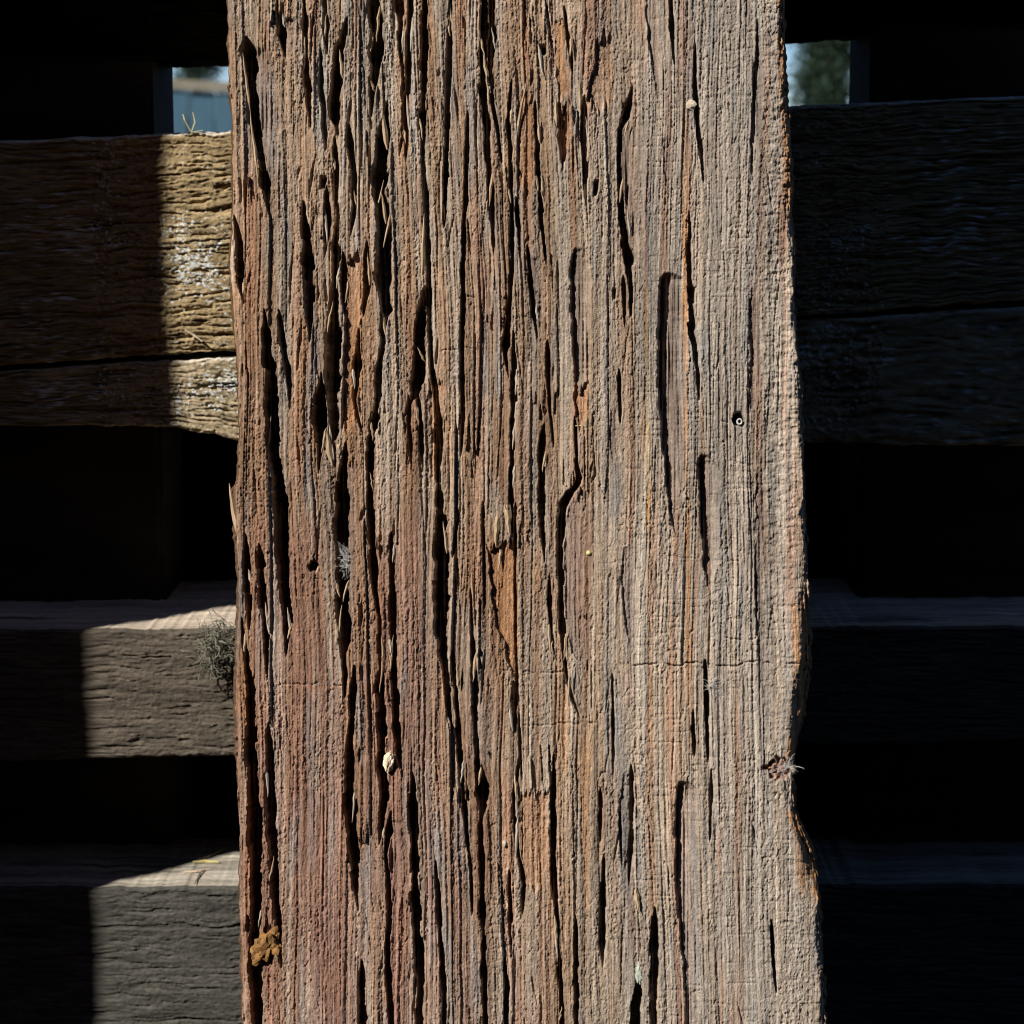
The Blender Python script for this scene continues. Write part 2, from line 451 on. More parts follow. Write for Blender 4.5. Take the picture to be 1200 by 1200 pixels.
def relief(X, Y, detail=True):
    """height (px, outward) and base colour over the beam's face"""
    Yr = Y[:, 0]
    # slow wander of the grain
    W = X + 9 * vn(X / 130, Y / 420, 1) + 2.5 * vn(X / 34, Y / 130, 2) + 0.8 * vn(X / 9, Y / 45, 3)
    chaos = 0.22 + 0.78 * sm(735, 690, X)
    chaos = chaos * (1 - 0.75 * sm(325, 335, X) * sm(412, 400, X) * sm(560, 760, Y))
    chaos = chaos * (1 - 0.5 * sm(335, 345, X) * sm(356, 350, X) * sm(80, 200, Y) * sm(420, 330, Y))
    H = 4 * vn(X / 150, Y / 520, 4) + 1.5 * vn(X / 46, Y / 260, 5)
    # lamellae: long cells, each at its own level, with ragged ends
    lam_hash = 0
    for wd, ln, amp, sd in ((31, 430, 3.4, 6), (13, 330, 1.7, 9), (5.2, 210, .8, 12)):
        q = W / wd + 0.25 * vn(X / (wd * 2), Y / (ln * 1.3), sd)
        i = np.floor(q)
        yy = Y + 34 * vn(X / 3.1, Y / 300, sd + 1) + 14 * vn(X / 1.3, Y / 80, sd + 2)
        j = np.floor(yy / ln + 9 * hsh(i, i * 0 + 3, sd + 1))
        hv = hsh(i, j, sd)
        f = q - i
        edge = np.minimum(f, 1 - f) * wd
        lift = hv * amp * chaos
        H = H + lift * (0.35 + 0.65 * sm(0, 1.3, edge))
        # some seams open into narrow checks
        op = sm(0.35, 0.7, hsh(i, np.floor(yy / (ln * 0.8)) + 40, sd + 2)) * sm(-.2, .5, vn(X / wd, Y / (ln * .4), sd + 3))
        H = H - op * amp * 0.9 * sm(1.2, 0.2, edge) * chaos
        lam_hash = lam_hash + hv * (0.5 if wd > 20 else 0.3)
    # fine fibre lines
    scal = sm(888, 900, X)
    rough = np.clip(.75 + .75 * vn(X / 55, Y / 170, 38), .3, 1.4)
    H = H + (1 - .5 * scal) * rough * (1.0 * vn(W / 2.1, Y / 120, 15) + .75 * vn(W / 4.4, Y / 260, 16) + 0.8 * vn(W / 1.15, Y / 45, 17))
    ring = 1 - np.abs(vn(W / 3.6, Y / 700, 18)) * 2
    right = sm(690, 770, X)
    lowl = sm(325, 335, X) * sm(412, 400, X) * sm(500, 700, Y)
    H = H + ring * .8 * np.maximum(right * (1 - scal), lowl)
    # crumbly grain
    gr = vr(X, Y, 1.2, 1.4, 19) * .75 + vn(X / 1.5, Y / 4.5, 20) * 0.75 + vn(X / 3.0 + Y / 60, Y / 13, 37) * .35 + vr(X, Y, 2.4, 2.9, 36) * .38
    H = H + gr * (0.8 + 0.5 * vn(X / 30, Y / 60, 21))
    H = H + scal * (.5 + .5 * sm(760, 600, Y)) * (1.25 * vn(X / 9 + Y / 40, Y / 4.2 - X / 30 + .8 * vn(X / 12, Y / 9, 2), 22) + .7 * vn(X / 4 + Y / 30, Y / 2.3 + X / 40, 23))
    # saw-torn cross marks
    H = H - 0.8 * sm(0.45, 0.8, vn(X / 22, Y / 3.0, 24)) * (0.4 + 0.6 * right)
    # pits
    H = H - 2.0 * sm(0.62, 0.85, vr(X, Y, 2.6, 3.4, 25)) * sm(-.1, .5, vn(X / 26, Y / 40, 26))
    rimx = np.minimum(X - interp(LEFT, Y), interp(RIGHT, Y) - X)

    Dp = np.zeros_like(X); org = np.zeros_like(X); flo = np.zeros_like(X)

    def cut(pts, mode, k, seed, extra=0.0, orange=0.0, sharp=1.0):
        a = np.array(pts, float)
        if mode == 'slot' and a[-1, 1] - a[0, 1] > 26:
            e0 = min(5 + 2.2 * a[0, 2], 16); e1 = min(8 + 3.2 * a[-1, 2], 26)
            g0 = (a[1, 0] - a[0, 0]) / max(a[1, 1] - a[0, 1], 8); g1 = (a[-1, 0] - a[-2, 0]) / max(a[-1, 1] - a[-2, 1], 8)
            a = np.concatenate([[[a[0, 0] - g0 * e0, a[0, 1] - e0, .4]], a, [[a[-1, 0] + g1 * e1, a[-1, 1] + e1, .3]]])
        y0, y1 = a[:, 1].min(), a[:, 1].max()
        r0, r1 = np.searchsorted(Yr, y0), np.searchsorted(Yr, y1)
        if r1 - r0 < 2:
            return
        yr = Yr[r0:r1]
        xc = np.interp(yr, a[:, 1], a[:, 0]); wd = np.interp(yr, a[:, 1], a[:, 2])
        z = np.zeros_like(yr)
        ex = wd.clip(2, 9) * .16
        jl = vn(yr / 15, z + seed * .37, 27) * ex + vn(yr / 4, z + seed * .71, 28) * ex * .55
        jr = vn(yr / 13, z + seed * .53, 29) * ex + vn(yr / 3.5, z + seed * .29, 30) * ex * .55
        if mode == 'slot':
            if xc.mean() < 560 and yr.mean() < 620:
                wd = wd * 1.14
            jl = jl + hsh(np.floor(yr / 23 + seed * .37), z + seed, 33) * np.minimum(ex * 1.1, 1.3)
            jr = jr + hsh(np.floor(yr / 19 + seed * .61), z + seed, 34) * np.minimum(ex * 1.1, 1.3)
        xl = xc - wd / 2 + jl - .4; xr = xc + wd / 2 + jr + .4
        lo = max(xl.min() - 4, 0); hi = xr.max() + 4
        cols = np.where((X[(r0 + r1) // 2] > lo) & (X[(r0 + r1) // 2] < hi))[0]
        cmin = np.where((X[r0:r1].max(0) > lo))[0]; cmax = np.where((X[r0:r1].min(0) < hi))[0]
        if len(cmin) == 0 or len(cmax) == 0:
            return
        ca, cb = cmin[0], cmax[-1] + 1
        if cb <= ca:
            return
        x = X[r0:r1, ca:cb]
        wr = np.maximum(xr - xl, .8)[:, None]
        u = (x - xl[:, None]) / wr
        de = (k * wr + extra)
        endt = np.minimum(sm(0, 1, (yr - y0) / 5.0), sm(0, 1, (y1 - yr) / 9.0))[:, None]
        if mode == 'slot':
            p = sm(-.15, .10, u) * sm(1.15, .80, u)
        elif mode == 'scoop':
            p = sm(-.03, .12, u) * (1 - np.clip(u, 0, 1)) ** .55 * sm(1.06, .88, u)
            p = p + 0.0
        d = de * p * endt * (.8 + .3 * vn(x / 2.2, Y[r0:r1, ca:cb] / 70, 35))
        sub = Dp[r0:r1, ca:cb]
        np.maximum(sub, d, out=sub)
        ff = flo[r0:r1, ca:cb]
        np.maximum(ff, p * (mode == 'scoop'), out=ff)

    for n_, pts in enumerate(SLOTS):
        cut(pts, 'slot', 3.4, n_ * 3 + 1, 4)
    for n_, (pts, k) in enumerate(SCOOPS):
        cut([(p_[0] + p_[2] * .10, p_[1], p_[2] * 1.2) for p_ in pts], 'scoop', k * .84, 500 + n_ * 3)
    for n_, (rows, dep, o_) in enumerate(FLATS):
        a = np.array(rows, float)
        r0, r1 = np.searchsorted(Yr, a[:, 2].min() - 14), np.searchsorted(Yr, a[:, 2].max() + 14)
        if r1 - r0 < 3:
            continue
        x = X[r0:r1]; y = Y[r0:r1]
        yj = y + 9 * vn(x / 4.0, y * 0 + n_, 31) + 5 * vn(x / 1.6, y * 0 + n_, 32)
        xl = np.interp(y, a[:, 2], a[:, 0]) + 1.6 * vn(y / 8, y * 0 + n_, 33)
        xr = np.interp(y, a[:, 2], a[:, 1]) + 1.6 * vn(y / 8, y * 0 + n_ + 9, 34)
        p = sm(-.6, .9, x - xl) * sm(-.6, .9, xr - x) * sm(0, 2, yj - a[:, 2].min()) * sm(0, 12, a[:, 2].max() - yj)
        Dp[r0:r1] = np.maximum(Dp[r0:r1], dep * p)
        org[r0:r1] = np.maximum(org[r0:r1], o_ * p)
    # small random checks and slivers in the rotten part, finer ones elsewhere
    rr = random.Random(11)
    for n_ in range(210):
        if n_ < 150:
            x = rr.uniform(280, 735); ymax = 1250
            y = rr.uniform(-30, 1230) if rr.random() < .6 else rr.uniform(-30, 560)
            if 325 < x < 408 and y > 620 and rr.random() < .8:
                continue
        else:
            x = rr.uniform(735, 925); y = rr.uniform(-30, 1230)
        L = rr.choice((18, 30, 45, 70, 110)) * rr.uniform(.7, 1.4)
        wd = rr.uniform(1.2, 2.9) * (1 if n_ < 150 else .6)
        dx = rr.uniform(-4, 4)
        cut([(x - dx, y, .8), (x - dx * .3, y + L * .3, wd), (x + dx * .5, y + L * .7, wd * .8), (x + dx, y + L, .6)], 'slot', 1.1, 900 + n_)
    # cross cracks
    for (x0, x1, yc, am) in ((735, 940, 778, 3.5), (610, 668, 787, 3.0), (312, 405, 802, 2.5), (610, 705, 849, 1.8), (842, 892, 38, 2.0), (845, 905, 750, 2.0), (512, 600, 410, 1.8), (520, 560, 350, 1.6), (840, 866, 494, 2)):
        yl = yc + 2.2 * vn(X / 22, X * 0 + yc, 35) + 1.6 * vn(X / 6, X * 0 + yc, 36)
        p = sm(1.5, .3, np.abs(Y - yl)) * sm(x0, x0 + 8, X) * sm(x1, x1 - 8, X) * sm(-.6, .1, vn(X / 9, X * 0 + yc, 37))
        Dp = np.maximum(Dp, am * p)
    # knot socket by the right edge
    rk = np.hypot((X - 911) / 15, (Y - 901) / 14) + .3 * vn(X / 5, Y / 5, 38)
    knot = sm(1.05, .75, rk)
    Dp = np.maximum(Dp, knot * (7 + 4 * vn(X / 3.5, Y / 3.0, 39)))
    H = H * (1 - .55 * sm(1.5, 7, Dp)) - Dp
    # worn arris
    rr_ = 6 + 4 * vn(X / 300, Y / 34, 7) + 2.5 * vn(X / 300, Y / 11, 8) + 5 * sm(900, 915, X) * (sm(330, 200, Y) + sm(640, 720, Y) * sm(1060, 1000, Y))
    H = H - 9 * np.clip(1 - rimx / np.maximum(rr_, 2), 0, 1) ** 1.5 * (1 + .45 * vn(rimx / 2.4, Y / 26, 9) + .25 * vn(rimx / 1.5, Y / 7, 12))
    ch = sm(690, 760, Y) * sm(905, 840, Y) + sm(940, 955, Y) * sm(1075, 1000, Y)
    H = H - ch * sm(935 + 0 * X, 950 + 0 * X, X + 16 * sm(760, 830, Y) * sm(905, 850, Y)) * 9 * sm(26, 4, rimx)

    # ---------------- colour of the wood itself
    def mix(c, name, f):
        return c + (PAL[name] - c) * np.clip(f, 0, 1)[..., None]
    c = np.empty(X.shape + (3,), np.float32)
    c[:] = PAL['grey']
    band = vn(W / 16, Y / 420, 8) + .6 * vn(W / 6, Y / 260, 10)
    c = mix(c, 'tan', .62 * sm(860, 640, X) + .35 * band)
    c = mix(c, 'brown', (.6 * sm(700, 380, X) * sm(100, 600, Y) + .45 * sm(760, 600, X) + .05) * (.7 + .9 * band))
    c = mix(c, 'red', sm(660, 400, X) * sm(420, 980, Y) * (.42 + .40 * vn(W / 9, Y / 300, 11)))
    c = mix(c, 'rust', .55 * sm(.35, .9, vn(W / 7, Y / 330, 13) + .3 * vn(W / 20, Y / 120, 14)))
    c = mix(c, 'orange', .40 * sm(.55, 1.0, vn(W / 5, Y / 170, 22) + .35 * vn(W / 15, Y / 90, 23)) * sm(880, 760, X))
    c = mix(c, 'pale', .45 * sm(.4, 1.0, vn(W / 4, Y / 150, 24) + .4 * vn(X / 20, Y / 100, 25)))
    c = mix(c, 'blue', .6 * sm(.35, .9, vn(W / 8, Y / 140, 26) + .3 * vn(X / 18, Y / 50, 27)))
    c = mix(c, 'mauve', .75 * flo)
    for n_, (pts, wd, nm, s_) in enumerate(STREAKS):
        a = np.array(pts, float)
        if a[0, 1] == a[-1, 1]:
            continue
        xc = np.interp(Y, a[:, 1], a[:, 0]) + 1.5 * vn(Y / 40, Y * 0 + n_, 28)
        f = sm(wd * .75, wd * .25, np.abs(X - xc)) * sm(a[:, 1].min() - 15, a[:, 1].min() + 25, Y) * sm(a[:, 1].max() + 15, a[:, 1].max() - 25, Y)
        if a[-1, 1] >= 1195:
            f = f * 0 + sm(wd * .75, wd * .25, np.abs(X - xc)) * sm(a[:, 1].min() - 15, a[:, 1].min() + 25, Y)
        c = mix(c, nm, f * s_ * (.75 + .5 * vn(W / 2.5, Y / 45, 29)))
    eo = sm(13, 5, rimx + 4 * vn(X / 6, Y / 9, 17)) * sm(800, 820, X)
    c = mix(c, 'orange', eo * np.clip(sm(680, 740, Y) * sm(895, 880, Y) + sm(945, 960, Y) * sm(1075, 1030, Y) + .5 * sm(280, 200, Y) + .15, 0, .9))
    c = mix(c, 'rust', org * .6)
    c = mix(c, 'orange', org * .62)
    c = mix(c, 'red', knot * .8)
    c = mix(c, 'rust', sm(2.0, 0, np.abs(Y - 806)) * sm(345, 352, X) * sm(402, 395, X) * .7)
    v = 1 + .28 * vn(W / 2.2, Y / 140, 30) + .20 * vn(W / 1.1, Y / 40, 16) + .16 * vn(W / 30, Y / 300, 15) + .10 * vr(X, Y, 1.5, 2.6, 31) + .12 * vr(X, Y, 4, 7, 32) + .10 * lam_hash
    spk = sm(.70, .9, vr(X, Y, 1.4, 1.8, 33)) * .35
    c = c * np.clip(v, .5, 1.5)[..., None] + spk[..., None] * np.array([.6, .55, .45], np.float32) * .4
    return H, c


def build_beam():
    T = 354.0                                     # thickness in px
    vb = (600 - (-1)) * 0
    base_v = -(C0.z) / CP / S + T * SP / CP       # px, the back edge of the foot touches the ground
    rows_mid = np.arange(-26, 1228, 1.08)
    rows_top = np.arange(-1180, -26, 14.0)
    y_base = 600 - base_v
    rows_low = np.arange(1228 + 10, y_base, 14.0)
    rows = np.concatenate([rows_top, rows_mid, rows_low, [y_base]])
    NF = 880
    t = np.linspace(0, 1, NF)
    L = np.interp(rows, *zip(*LEFT)); Rr = np.interp(rows, *zip(*RIGHT))
    z = rows * 0
    L = L + 1.3 * vn(rows / 17, z + 3, 5) + .7 * vn(rows / 5, z + 4, 6)
    Rr = Rr + 1.6 * vn(rows / 15, z + 5, 7) + 1.2 * vn(rows / 5, z + 6, 8)
    X = (L[:, None] + (Rr - L)[:, None] * t[None]).astype(np.float32)
    Y = np.repeat(rows[:, None], NF, 1).astype(np.float32)
    H, c = relief(X, Y)
    # sides and back
    ds = np.array([2, 4, 7, 10, 14, 19, 25, 33, 45, 62, 85, 115, 150, 195, 245, 300, 345.])
    nb = 12
    R = len(rows)

    def side(xe, h0, sgn, sd):
        dd = np.repeat(ds[None], R, 0)
        yy = np.repeat(rows[:, None], len(ds), 1)
        off = 2.4 * vn(dd / 14, yy / 120, sd) + 1.6 * vn(dd / 5, yy / 40, sd + 1) + 1.2 * vn(dd / 2.5, yy / 9, sd + 2)
        f = sm(0, 8, dd)
        xs = xe[:, None] + sgn * (off * f + 2.0 * f)
        hs = np.minimum(h0[:, None], 0) * (1 - sm(0, 60, dd)) - dd
        cc = np.empty((R, len(ds), 3), np.float32)
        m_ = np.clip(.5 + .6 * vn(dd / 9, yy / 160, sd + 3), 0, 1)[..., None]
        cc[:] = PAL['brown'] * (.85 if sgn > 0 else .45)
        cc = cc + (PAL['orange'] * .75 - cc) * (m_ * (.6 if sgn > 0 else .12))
        return xs, hs, yy, cc
    xl, hl, yl, cl = side(X[:, 0], H[:, 0], -1, 10)
    xr, hr, yr, cr = side(X[:, -1], H[:, -1], 1, 20)
    tb = (np.arange(nb) + .5) / nb
    xbk = Rr[:, None] + (L - Rr)[:, None] * tb[None]
    ybk = np.repeat(rows[:, None], nb, 1)
    hbk = -T + 3 * vn(xbk / 20, ybk / 150, 3)
    cbk = np.empty((R, nb, 3), np.float32); cbk[:] = PAL['brown']
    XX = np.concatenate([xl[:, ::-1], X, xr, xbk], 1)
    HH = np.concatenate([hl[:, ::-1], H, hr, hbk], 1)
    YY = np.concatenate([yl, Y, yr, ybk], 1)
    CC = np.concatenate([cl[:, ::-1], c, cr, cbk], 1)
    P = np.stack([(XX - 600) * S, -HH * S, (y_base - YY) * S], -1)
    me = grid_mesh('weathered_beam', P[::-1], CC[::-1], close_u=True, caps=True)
    root = bpy.data.objects.new('weathered_beam', me)
    COL.objects.link(root)
    me.materials.append(M_BEAM)
    root.rotation_euler = (-PITCH, 0, 0)
    root.location = C0 + Vector((0, SP, CP)) * ((600 - y_base) * S)
    tag(root, 'wide weathered wooden beam, deeply cracked and split, leaning against the board fence', 'beam')
    return root, y_base, rows, X, H


BEAM, Y_BASE, B_ROWS, B_X, B_H = build_beam()


def beam_h(px, py):
    r = int(np.argmin(np.abs(B_ROWS - py))); k = int(np.argmin(np.abs(B_X[r] - px)))
    return float(B_H[max(r - 2, 0):r + 3, max(k - 2, 0):k + 3].max())


def on_beam(px, py, h):
    """beam-local point"""
    return Vector(((px - 600) * S, -h * S, (Y_BASE - py) * S))


BM = Matrix.Translation(BEAM.location) @ BEAM.rotation_euler.to_matrix().to_4x4()


def on_beam_w(px, py, h):
    return BM @ on_beam(px, py, h)


# ------------------------------------------------------------------ fence
FY = 0.19        # front of the boards


def plank(name, parent, yl, yr, ylb, yrb, Yf, depth, colfn, x0=-260, x1=1460, amp=1.0, top_flat=None, seed=0, ends=None, mat=None, round_=3.0, lit_edge=0.0):
    """a horizontal plank; rows given at px 235 (left) and 965 (right); its whole outline in real thickness"""
    xs = np.concatenate([np.arange(x0, 120, 9), np.arange(120, 296, 1.25), np.arange(296, 900, 9), np.arange(900, 1030, 2.2), np.arange(1030, x1 + 1, 9)])
    sc = (Yf - CAM.y) / (0 - CAM.y) * S          # metres per px at that plane, roughly
    zt = np.interp(xs, [235, 965], [at(235, yl, Yf).z, at(965, yr, Yf).z]) + (xs - xs.clip(235, 965)) * (at(965, yr, Yf).z - at(235, yl, Yf).z) / 730
    zb = np.interp(xs, [235, 965], [at(235, ylb, Yf).z, at(965, yrb, Yf).z]) + (xs - xs.clip(235, 965)) * (at(965, yrb, Yf).z - at(235, ylb, Yf).z) / 730
    zt = zt + sc * (1.1 * vn(xs / 20, xs * 0 + seed, 3) + .7 * vn(xs / 5, xs * 0 + seed, 4))
    zb = zb + sc * (1.5 * vn(xs / 26, xs * 0 + seed, 5) + .8 * vn(xs / 6, xs * 0 + seed, 6))
    if ends is not None:
        zb = zb + ends(xs) * sc
    nf = max(24, int((ylb - yl) / 1.15))
    nt_ = 60
    X = np.repeat(xs[None], nf, 0)
    t = np.linspace(0, 1, nf)[:, None]
    Z = zb[None] + (zt - zb)[None] * t
    PYr = (1 - t) * (ylb - yl) + yl + 0 * X        # px row for the textures
    wy = PYr + 3 * vn(X / 40, PYr / 30, seed + 2)
    nz = vn(X / 70, wy / 2.4, seed + 7) * .8 + vn(X / 14, wy / 1.9, seed + 8) * .8 + vr(X, PYr, 2.6, 1.9, seed + 9) * .9 + 3 * vn(X / 120, PYr / 40, seed + 10)
    chk = sm(.3, .7, vn(X / 9 + wy / 9, wy / 2.2, seed + 11)) * 2.0 + sm(.5, .66, vn(X / 30, wy / 2.6, seed + 12)) * 3.6 + sm(.62, .7, vn(X / 90, wy / 6, seed + 1)) * 4
    c, extra = colfn(X, PYr, seed)
    Hh = (nz - chk) * amp * (1 - 3.2 * extra)
    Hh = Hh + extra
    e = np.minimum(t, 1 - t) * (ylb - yl)
    if lit_edge:  # pale strip along the top front edge, sunlight painted into the colour
        lit_w = sm(3.2, 1.0, (1 - t) * (ylb - yl) + .9 * vn(X / 14, X * 0 + seed, 30))[..., None] * lit_edge
        c = c + (np.array((.62, .58, .50), np.float32) - c) * lit_w
    Hh = Hh - round_ * np.clip(1 - e / 4.0, 0, 1) ** 2
    front = np.stack([(X - 600) * sc, Yf - Hh * sc, Z], -1)
    tt = np.linspace(0, 1, nt_)[1:, None]
    Xt = np.repeat(xs[None], nt_ - 1, 0)
    dpx = depth / sc
    wob = .8 * vn(Xt / 160, tt * dpx / 9.0, seed + 13) + .3 * vn(Xt / 50, tt * dpx / 7, seed + 14)
    top = np.stack([(Xt - 600) * sc, Yf + (round_ * sc) * (1 - tt) + depth * tt + 0 * Xt, zt[None] + sc * wob * sm(0, .1, tt) + 0 * Xt], -1)
    ctop, _ = colfn(Xt, yl - tt * dpx + 0 * Xt, seed + 3)
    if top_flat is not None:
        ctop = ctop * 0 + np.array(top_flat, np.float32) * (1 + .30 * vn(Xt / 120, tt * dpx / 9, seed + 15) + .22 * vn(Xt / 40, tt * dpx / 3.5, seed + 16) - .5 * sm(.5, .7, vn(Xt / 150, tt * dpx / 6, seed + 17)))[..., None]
    bk = np.stack([(xs - 600) * sc, Yf + depth + 0 * xs, zb], -1)[None]
    P = np.concatenate([front, top, bk], 0)
    Cc = np.concatenate([c, ctop, c[:1]], 0)
    # close round: rows are the loop, columns the length
    P = np.transpose(P, (1, 0, 2)); Cc = np.transpose(Cc, (1, 0, 2))
    me = grid_mesh(name, P[::-1], Cc[::-1], close_u=True, caps=True)
    return link(name, me, mat or M_BOARD, parent)


def col_board(base, dark, flake, fl_amt, moss=0.3):
    base = np.array(base, np.float32); dark = np.array(dark, np.float32); flake = np.array(flake, np.float32)

    def f(X, Y, sd):
        n1 = .5 + .5 * vn(X / 40, Y / 6, sd + 20) + .3 * vn(X / 12, Y / 2.5, sd + 21)
        c = base + (dark - base) * np.clip(n1, 0, 1)[..., None]
        c = c * (1 + .2 * vn(X / 4, Y / 2, sd + 22))[..., None]
        zone = .6 * vn(X / 60, Y / 45, sd + 23) + .5 * vn(X / 24, Y / 20, sd + 24) - .35
        for (zx, zy, rx, ry) in ((238, 320, 40, 50), (215, 265, 20, 22), (262, 450, 40, 26), (235, 480, 50, 18), (985, 330, 24, 30), (968, 440, 40, 50), (1090, 300, 40, 60), (90, 300, 50, 60), (110, 470, 60, 30)):
            zone = zone + 1.0 * np.exp(-((X - zx) / rx) ** 2 - ((Y - zy) / ry) ** 2)
        fl = sm(.40, .50, vr(X, Y, 3.6, 2.2, sd + 25) * .55 + .55 * vr(X, Y, 1.6, 1.3, sd + 26) + zone * .42 - .12 + fl_amt)
        c = c + (flake * (1 + .15 * vn(X / 3, Y / 3, sd + 27))[..., None] - c) * fl[..., None]
        return c, fl * .25
    return f


FENCE = thing('board_fence', 'old horizontal board fence with flaking white paint, behind the wide beam', 'fence', (0, FY, 0))
FENCE_INV = Matrix.Translation((0, -FY, 0))
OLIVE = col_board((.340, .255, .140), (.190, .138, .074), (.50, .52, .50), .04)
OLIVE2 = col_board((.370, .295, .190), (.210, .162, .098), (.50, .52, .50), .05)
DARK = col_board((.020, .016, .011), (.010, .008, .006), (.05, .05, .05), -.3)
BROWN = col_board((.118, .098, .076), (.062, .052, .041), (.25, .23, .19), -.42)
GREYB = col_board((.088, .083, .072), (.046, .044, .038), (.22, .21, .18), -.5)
parts = []
parts.append(plank('board', None, 156, 123, 414, 367, FY, .035, OLIVE, seed=1, top_flat=(.6, .56, .48), lit_edge=.9))  # top and upper edge coloured pale as if sunlit
parts.append(plank('board', None, 421, 374, 513, 520, FY + .002, .033, OLIVE2, seed=5, top_flat=(.5, .46, .38), lit_edge=.6,
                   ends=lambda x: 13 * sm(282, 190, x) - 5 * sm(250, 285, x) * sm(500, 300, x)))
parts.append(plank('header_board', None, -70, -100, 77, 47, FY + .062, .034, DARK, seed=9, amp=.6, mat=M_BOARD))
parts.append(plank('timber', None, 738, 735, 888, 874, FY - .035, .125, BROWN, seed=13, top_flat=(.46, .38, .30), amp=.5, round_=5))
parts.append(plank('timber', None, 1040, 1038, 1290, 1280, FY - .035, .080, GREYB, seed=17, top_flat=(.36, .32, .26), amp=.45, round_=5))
parts.append(plank('shade_cap_board', None, -118, -146, -78, -106, FY - .012, .13, DARK, seed=21, amp=.4))  # cap added above the view to shade the header board


def box(name, x0, x1, y0, y1, z0, z1, mat, parent, bev=.003):
    """bevelled box, a mesh of its own"""
    import bmesh
    bm = bmesh.new()
    bmesh.ops.create_cube(bm, size=1)
    for v in bm.verts:
        v.co = Vector((x0 + (v.co.x + .5) * (x1 - x0), y0 + (v.co.y + .5) * (y1 - y0), z0 + (v.co.z + .5) * (z1 - z0)))
    bmesh.ops.bevel(bm, geom=list(bm.edges), offset=bev, segments=2, affect='EDGES')
    me = bpy.data.meshes.new(name)
    bm.to_mesh(me); bm.free()
    return link(name, me, mat, parent)


scb = (FY - CAM.y) / (-CAM.y) * S
for a_, b_ in ((-60, 192), (1006, 1260)):
    zt_ = at(a_ * .5 + b_ * .5, 80 if a_ < 0 else 44, FY + .06).z + .006
    parts.append(box('fence_post', at(a_, 600, FY + .04).x, at(b_, 600, FY + .04).x, FY + .0375, FY + .115, 0, zt_, M_DARKWOOD, None))
# closed bin added behind the lower boards to keep the gaps dark
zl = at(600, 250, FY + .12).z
parts.append(box('added_bin_lid', -.75, .75, FY + .121, .95, zl - .02, zl, M_BIN, None))
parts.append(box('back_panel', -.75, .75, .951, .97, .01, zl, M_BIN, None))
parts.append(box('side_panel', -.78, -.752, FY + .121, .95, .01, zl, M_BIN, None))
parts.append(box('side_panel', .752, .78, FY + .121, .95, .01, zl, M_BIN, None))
zlow = at(600, 1300, FY).z
for k in range(4):
    z1 = zlow - .03 - k * .24
    if z1 > .1:
        parts.append(box('timber', -.72, .9, FY - .01, FY + .08, max(z1 - .2, .005), z1, M_DARKWOOD, None, .004))
for p_ in parts:
    p_.parent = FENCE
    p_.matrix_parent_inverse = FENCE_INV

# plank added out of view on the left to shade the fence's left end
LEAN = .0
hd = Vector((TO_SUN.x, TO_SUN.y)).normalized()
edge = at(198, 300, FY)
pb = Vector((edge.x, FY)) + hd * .62
side_v = Vector((-hd.y, hd.x))
if side_v.x > 0:
    side_v = -side_v
ctr = pb + side_v * (.125 - .62 * math.tan(EL) * 0)
sp = thing('shade_plank', 'added dark plank out of view at left, shades the left end of the fence', 'plank', (ctr.x, ctr.y, 0), (0, 0, math.atan2(side_v.y, side_v.x)))
body = box('shade_plank_body', -.125, .125, -.03, .03, 0, 2.1, M_DARKWOOD, sp, .004)
hz = at(198, 300, FY).z + .62 * math.tan(EL)          # height of the plank that shades the upper board
for v_ in body.data.vertices:                          # it leans a little
    v_.co.x += LEAN * (hz - v_.co.z)

# unseen hedges added to cut sky fill in the shade (the sun clears them)
def hedge(loc, rz, label, L=14.0):
    t = thing('fill_cut_hedge', label, 'hedge', loc, (0, 0, rz), 'added hedges out of view')
    rs = np.random.RandomState(4)
    n = 26000
    hh = 3.7
    c = np.stack([rs.uniform(-L / 2, L / 2, n), rs.uniform(-.3, .3, n), rs.uniform(0, hh, n)], -1)
    c[:, 2] += .12 * np.sin(c[:, 0] * 2.1) * (c[:, 2] / hh)
    d = rs.normal(size=(n, 3)); d /= np.linalg.norm(d, axis=1)[:, None]
    e = np.cross(d, rs.normal(size=(n, 3))); e /= np.linalg.norm(e, axis=1)[:, None]
    ln = rs.uniform(.08, .16, n)[:, None]
    P = np.stack([c, c + d * ln * .5 + e * ln * .3, c + d * ln, c + d * ln * .5 - e * ln * .3], 1).reshape(-1, 3)
    me = bpy.data.meshes.new('foliage')
    me.from_pydata(P.tolist(), [], np.arange(n * 4).reshape(-1, 4).tolist()); me.update()
    link('foliage', me, M_LEAF, t)
    box('stem_mass', -L / 2, L / 2, -.18, .18, 0, hh - .25, M_BARK, t, .05)


hedge((0, -2.9, 0), 0, 'added dark hedge behind the camera, out of view, cuts the sky fill')
hedge((-3.6, -.6, 0), math.pi / 2, 'added dark hedge far to the left, out of view, cuts the sky fill', 8.0)

# ------------------------------------------------------------------ far fence and trees
ff = thing('garden_fence', 'distant blue grey picket fence seen through the upper gap, left of beam', 'fence', (-.95, 8.0, 0), (0, math.radians(3.2), math.radians(8)))
ztop = EYE + (130 - 113) / FPX * 9.0
pm = None
for k in range(32):
    x = -2.2 + k * .1
    if pm is None:
        o = box('picket', -.0495, .0495, 0, .02, .05, ztop, M_BLUE, ff, .004)
        pm = o
    else:
        o = pm.copy(); COL.objects.link(o); o.parent = ff
    o.location = (x, 0.006 * (k % 2), 0.0)
box('rail', -2.3, 1.0, -.012, .03, ztop + .002, ztop + .042, M_RAIL, ff, .004)


